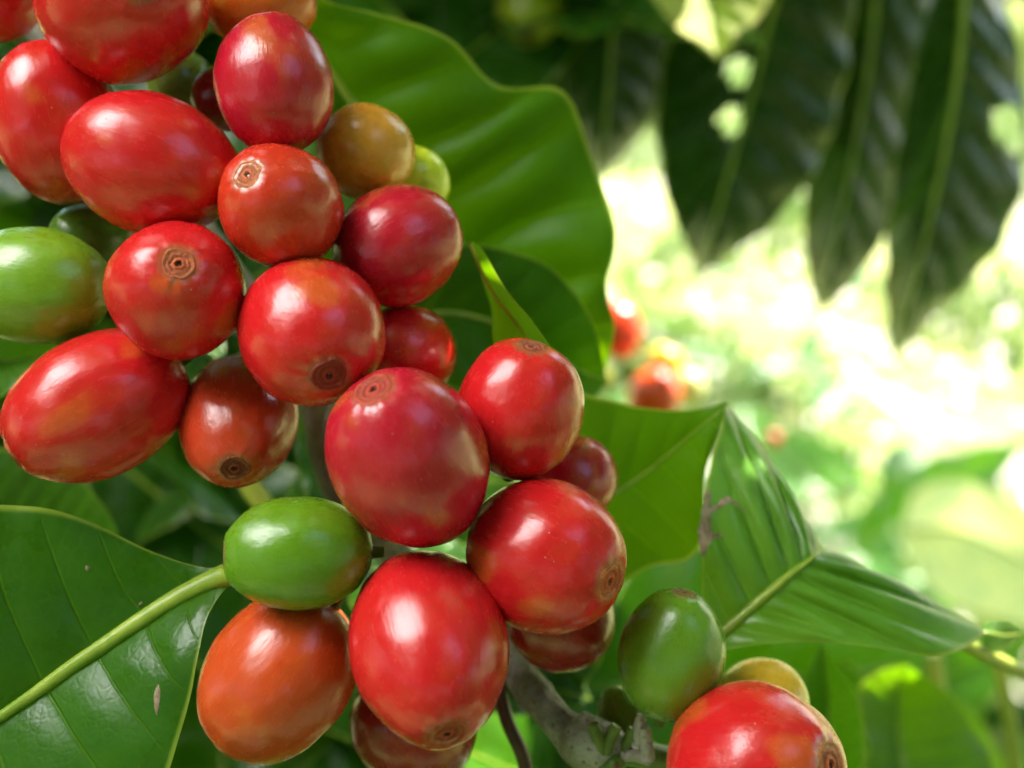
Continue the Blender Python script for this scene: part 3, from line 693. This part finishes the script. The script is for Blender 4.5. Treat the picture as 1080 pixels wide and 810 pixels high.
M_shade = simple('shade_leaves', (.025, .07, .01), (.05, .11, .015), 3, .5, .1, .001, .15)
link('crown', mesh('crown', V, F), M_shade, st)
tube('trunk', [(0, 0, -.1), (.05, 0, .8), (-.05, .1, 1.8), (.3, .2, 3.2)], lambda f: .11*(1-.6*f), M_bark, st, 30, 14, sc_=12, rough=.2)
tag(st, 'unseen leafy tree added round and over the camera to block sky and ground light', 'tree')
def guard(c, yv, s):
    for e_ in (-1, 0, 1):
        qx, qy, qd = proj(c+yv.normalized()*.075*s*e_)
        m = .035*s/(K*max(qd, .03))
        if qd > 0 and -m < qx < 1080+m and -m < qy < 810+m: return False
    return True
n_ = 0; rl = random.Random(8)
while n_ < 300:      # unseen leaves added below and left to block reflections of bright ground
    px, py, d = (rl.uniform(-200, 1150), rl.uniform(1000, 2400), rl.uniform(.14, .30)) if n_ < 240 else (rl.uniform(-1100, -350), rl.uniform(0, 1200), rl.uniform(.14, .3))
    c = P(px, py, d); yv = Vector((rl.uniform(-1, 1), rl.uniform(-1, 1), rl.uniform(-.5, .3))); s_ = rl.uniform(.7, 1)
    if not guard(c, yv, s_): continue
    out(rl.randrange(4), c-yv.normalized()*.075*s_, yv, Vector((rl.uniform(-.4, .4), rl.uniform(-.6, .2), 1)), s_); n_ += 1
centres = []
# small dark leaves added close behind the fruit to darken the gaps
for i in range(34):
    t = rl.random(); a = spline([P(60,60,.17), P(150,200,.17), P(240,330,.17), P(330,450,.172), P(430,590,.172), P(540,650,.168), P(600,640,.168)], 50)[int(t*49)]
    px, py, d = proj(a); px += rl.uniform(-55, 40); py += rl.uniform(-40, 50)
    yv = RC @ Vector((rl.uniform(-1, 1), rl.uniform(-1, .4), rl.uniform(-.3, .2))); s_ = rl.uniform(.14, .24)
    c = P(px, py, rl.uniform(.166, .185)); h, v = where(px, py)
    if px+110 > 400 and py < 380: continue
    place(1, c-yv.normalized()*.075*s_, yv, RC @ Vector((rl.uniform(-.5, .5), rl.uniform(-.2, .8), 1)), s_, f'small dark leaf added to darken gaps between the cherries, {v}, {h}', 'small dark leaves added to darken gaps between the cherries')
# low weeds in the sun far behind
for i in range(48):
    if i < 30: px, py, d = rl.gauss(775, 65), rl.gauss(400, 55), rl.uniform(2.0, 3.0)
    else: px, py, d = rl.uniform(850, 1010), rl.uniform(500, 640), rl.uniform(1.0, 1.7)
    if px < 640 or py < 280: continue
    k = rl.choice((0, 2, 3)); h, v = where(px, py); yv = Vector((rl.uniform(-1, 1), rl.uniform(-1, 1), rl.uniform(-.2, .5)))
    place(k, P(px, py, d), yv, Vector((rl.uniform(-.5, .5), rl.uniform(-.5, .5), 1)), rl.uniform(.8, 1.5), f'{KN[k]} far blurred weed leaf in the sun, {v}, {h}', 'weed leaves far behind in the sun')
# the crown of the same tree overhead: shades the fruit, with two openings to the sky
CC = P(380, 420, .13)
lit = [P(540,300,.128), P(515,270,.128), P(450,175,.125), P(860,560,.14), P(790,440,.14), P(772,100,.34), P(768,60,.34), P(1050,150,.34), P(757,20,.25), P(724,409,.37), P(699,387,.37)]
cnt = 0; lit_wide = [lit[0], lit[1], lit[8] if len(lit) > 8 else lit[-1], P(757, 20, .25)]
rc = random.Random(4)
while cnt < 560:
    v = Vector((rc.gauss(0, 1), rc.gauss(0, 1), rc.gauss(0, 1))).normalized()
    if v.z < (.12 if v.y > -.3 else -.35): continue
    # keep the view and the space behind the photographer low down clear
    rad = rc.uniform(.27, .55); c = CC+v*rad
    px, py, d = proj(c)
    if d > 0 and -280*.3/max(d, .05) < px < 1080+280*.3/max(d, .05) and py > -170*.4/max(d, .1): continue
    if v.y < -.3 and v.z < .3 and rad < .36: continue
    dd1 = math.degrees(v.angle(GAP1)); dd2 = math.degrees(v.angle(GAP2))
    if dd1 < 16+5 or dd2 < 13+5: continue
    if (c-CAM).length < .13: continue
    bad = False
    for p in lit:
        q = c-p; t = q.dot(SUN)
        if t > 0 and (q-SUN*t).length < (.062 if p in lit_wide else .045): bad = True
    if bad: continue
    yv = Vector((rc.uniform(-1, 1), rc.uniform(-1, 1), rc.uniform(-.6, .1)))
    zv = (v*.8+Vector((0, 0, .5))+Vector((rc.uniform(-.4, .4), rc.uniform(-.4, .4), 0)))
    s = rc.uniform(.7, 1.0)
    yv = (yv-zv.normalized()*yv.dot(zv.normalized()))
    out(rc.randrange(4), c-yv.normalized()*.075*s, yv, zv, s)
    cnt += 1; centres.append(c)

small = []
dark = [P(x, y, d_) for d_ in (.24, .29) for x in range(340, 620, 28) for y in range(560, 860, 34)]+[P(x, y, .149) for x in range(600, 720, 22) for y in range(540, 650, 22)]+[P(x, y, .22) for x in range(850, 960, 30) for y in range(660, 760, 30)]+[P(x, y, .139) for x in (890, 920, 950, 980, 1010, 1035) for y in (630, 655, 680)]+[P(x, y, .147) for x in range(610, 750, 35) for y in range(450, 620, 40)]+[P(c[0]+ox, c[1]+oy, zz[i]-.006) for i, c in enumerate(CH) for a_ in range(8) for rr_ in (.3, .75) for ox, oy in ((math.cos(a_*.785)*c[2]*rr_, math.sin(a_*.785)*c[2]*rr_),)]+[P(x, y, .125) for x in range(20, 680, 30) for y in range(-20, 800, 32)]+[P(x, y, .4) for x in range(380, 660, 60) for y in (-40, 20, 90)]+[P(x, y, .152) for x in range(340, 650, 32) for y in range(0, 420, 32)]+[P(x, y, .26) for x in range(0, 720, 45) for y in range(180, 860, 50)]+[P(x, y, .25) for x in range(440, 860, 60) for y in range(650, 860, 60)]+[P(900, 760, .17), P(870, 720, .16), P(709, 690, .12), P(800, 790, .12)]
for p in dark:  # tiny unseen leaves added along the sun rays to keep these points shaded
    for t in (.17, .19, .21, .23, .26, .29, .32, .36, .4, .45):
        if any(((c-p)-SUN*(c-p).dot(SUN)).length < .0075 and (c-p).dot(SUN) > .05 for c in small) or any(((c-p)-SUN*(c-p).dot(SUN)).length < .014 and (c-p).dot(SUN) > .05 for c in centres): break
        c = p+SUN*(t+rc.uniform(-.02, .02))
        if any((c-q-SUN*((c-q).dot(SUN))).length < .017 for q in (lit[0], lit[1])): break
        if any((c-q-SUN*((c-q).dot(SUN))).length < .022 for q in (P(724,409,.37), P(699,387,.37), P(757,20,.25), P(1078,60,.4))): break
        if any((c-q-SUN*((c-q).dot(SUN))).length < .012 for q in lit) and p is not None and proj(p)[0] > 640: break
        yv = SUN.cross(Vector((rc.uniform(-1, 1), rc.uniform(-1, 1), rc.uniform(-1, 1)))).normalized()
        if not guard(c, yv, .3) or c.z < .4 or (c-CAM).length < .13: continue
        if min((c-CC).normalized().angle(GAP1), (c-CC).normalized().angle(GAP2)) < math.radians(20): break
        out(rc.randrange(4), c-yv*.075*.3, yv, SUN+Vector((rc.uniform(-.2, .2), rc.uniform(-.2, .2), 0)), .3); small.append(c); break
out_build()
sc.render.engine = 'CYCLES'
sc.cycles.max_bounces = 10; sc.cycles.transmission_bounces = 6; sc.cycles.sample_clamp_indirect = 6
